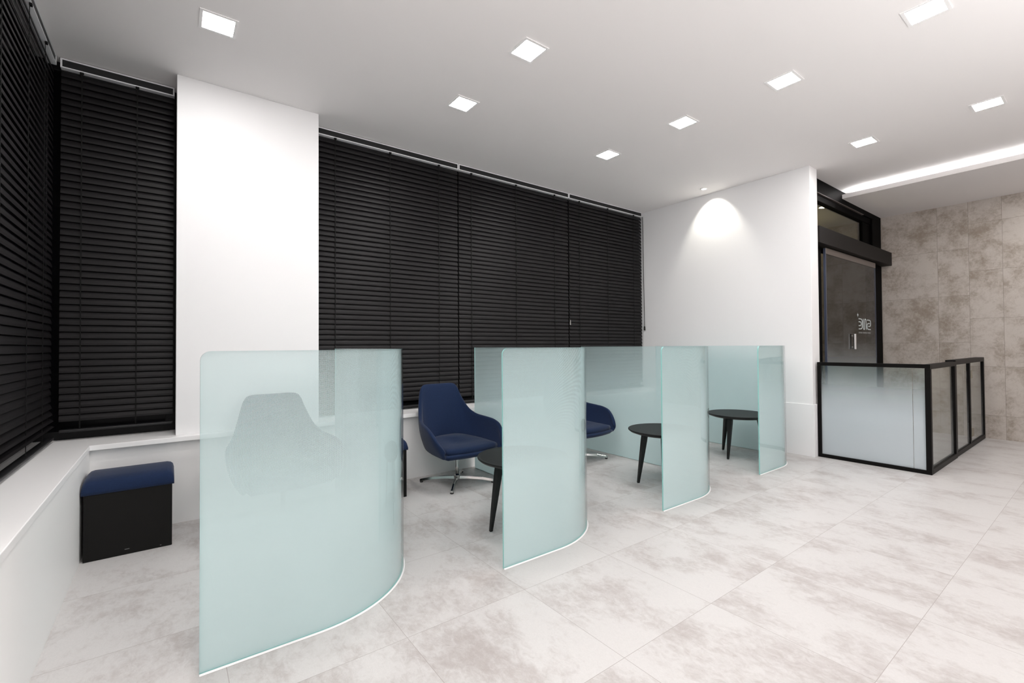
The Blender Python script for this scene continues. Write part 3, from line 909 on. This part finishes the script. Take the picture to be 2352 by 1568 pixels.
while px < 1212:
    w_ = random.choice((5, 7, 8))
    if 1046 < px < 1052 or 1140 < px < 1146: px += 7; continue
    k = random.random()
    ribbon(b, [logo_pt(px, 716), logo_pt(px, 744)], (0.0042, 0.003), 2.0255 - l.y)
    if k > .35: ribbon(b, [logo_pt(px, 717), logo_pt(px + w_ - 2, 717)], (0.003, 0.0016), 2.0255 - l.y)
    if k < .75: ribbon(b, [logo_pt(px, 743), logo_pt(px + w_ - 2, 743)], (0.003, 0.0016), 2.0255 - l.y)
    if k > .5: ribbon(b, [logo_pt(px, 730), logo_pt(px + w_ - 2, 730)], (0.003, 0.0016), 2.0255 - l.y)
    px += w_ + 1.5
new_obj('small_lettering', b, M['letter_grey'], leaf)
# corridor lamp beyond the transom
cl = tag(empty('corridor_downlight', (6.92, 2.33, 3.0)), 'warm glowing corridor lamp seen through the transom pane', 'light')
b = bmesh.new(); lathe(b, [(0.045, -0.0005), (0.06, -0.0005), (0.06, -0.006), (0.045, -0.004)], 24, cap=False); new_obj('bezel', b, M['fixture'], cl)
b = bmesh.new(); lathe(b, [(0.044, -0.003), (0.044, -0.001)], 24); new_obj('lens', b, emit('warm_lens', (1, .9, .66), 60.0), cl)
lamp_area('corridor_fill', 6.92, 2.62, 2.985, 0.2, 1.2, (1, .90, .66))  # added fill without a fixture, brightens the corridor
lamp_area('corridor_up_fill', 7.3, 2.85, 2.3, 0.2, 2.2, (1, .90, .60), (PI, 0, 0))  # added fill facing up, lifts the corridor ceiling seen through the transom

# ------------------------------------------------------------------ low glass screen by the entrance, and its gate
FX, FY0, FY1, FH = 5.596, 1.062, 1.945, 1.008
BW = 0.048
scr = tag(empty('low_glass_screen', (FX, FY1, 0)), 'low black framed frosted glass screen standing against the white wall end', 'screen')
b = bmesh.new()
for (y0, y1, z0, z1) in ((FY0, FY1 + .021, FH - .036, FH), (FY0, FY1 + .021, 0, .036)):
    rbox(b, scr, FX, FX + BW, y0, y1, z0, z1)
rbox(b, scr, FX, FX + BW, FY1 - .012, FY1 + .021, .036, FH - .036)
rbox(b, scr, FX, FX + BW, FY0, FY0 + .04, .036, FH - .036)
X1 = 6.665
rbox(b, scr, FX + BW, X1, FY0, FY0 + BW, FH - .045, FH); rbox(b, scr, FX + BW, X1, FY0, FY0 + BW, 0, .05)
rbox(b, scr, X1 - .06, X1, FY0, FY0 + .03, .05, FH - .045)
new_obj('screen_frame', b, M['black_soft'], scr, bevel=0.003)
b = bmesh.new(); rbox(b, scr, FX + .018, FX + .026, 1.193, FY1 - .012, .036, FH - .036); new_obj('glass_pane', b, M['screen_film'], scr)
b = bmesh.new(); rbox(b, scr, FX + .018, FX + .026, FY0 + .04, 1.189, .036, FH - .036); new_obj('glass_pane', b, M['screen_film'], scr)
b = bmesh.new(); rbox(b, scr, FX + BW, X1 - .06, FY0 + .02, FY0 + .028, .05, FH - .045); new_obj('glass_pane', b, M['gate_film'], scr)
gt = tag(empty('glass_gate', (X1, FY0, 0)), 'low black framed glass gate with hinges reaching the tiled wall', 'gate')
GX1 = 8.29; GM = 7.42; GH = FH + 0.014
GY0, GY1 = FY0 + 0.004, FY0 + 0.085
PD = 0.03
b = bmesh.new()
rbox(b, gt, X1 + .004, GX1, GY0, GY1, GH - .05, GH); rbox(b, gt, X1 + .004, GX1, GY0, GY0 + BW, 0.004, .055)
rbox(b, gt, X1 + .004, X1 + .045, GY0, GY0 + PD, .055, GH - .05); rbox(b, gt, GX1 - .05, GX1, GY0, GY0 + PD, .055, GH - .05)
rbox(b, gt, GM - .04, GM + .015, GY0, GY0 + PD, .055, GH - .05)
new_obj('gate_frame', b, M['black_soft'], gt, bevel=0.003)
b = bmesh.new(); rbox(b, gt, X1 + .045, GM - .04, GY0 + .014, GY0 + .022, .055, GH - .05); new_obj('glass_pane', b, M['gate_film'], gt)
b = bmesh.new(); rbox(b, gt, GM + .015, GX1 - .05, GY0 + .014, GY0 + .022, .055, GH - .05); new_obj('glass_pane', b, M['gate_film'], gt)
for zc, xa, xb, ya, yb in ((0.84, GM + .013, GM + .10, -.004, .0135), (0.17, GM + .013, GM + .12, -.004, .0135),
                           (0.84, GM - .13, GM - .038, .0225, .03), (0.17, GM - .13, GM - .038, .0225, .03)):  # these left plates stand in for the hinges' reflection
    b = bmesh.new(); rbox(b, gt, xa, xb, GY0 + ya, GY0 + yb, zc - .045, zc + .045)
    new_obj('hinge_and_reflection', b, M['brass'], gt, bevel=0.003)
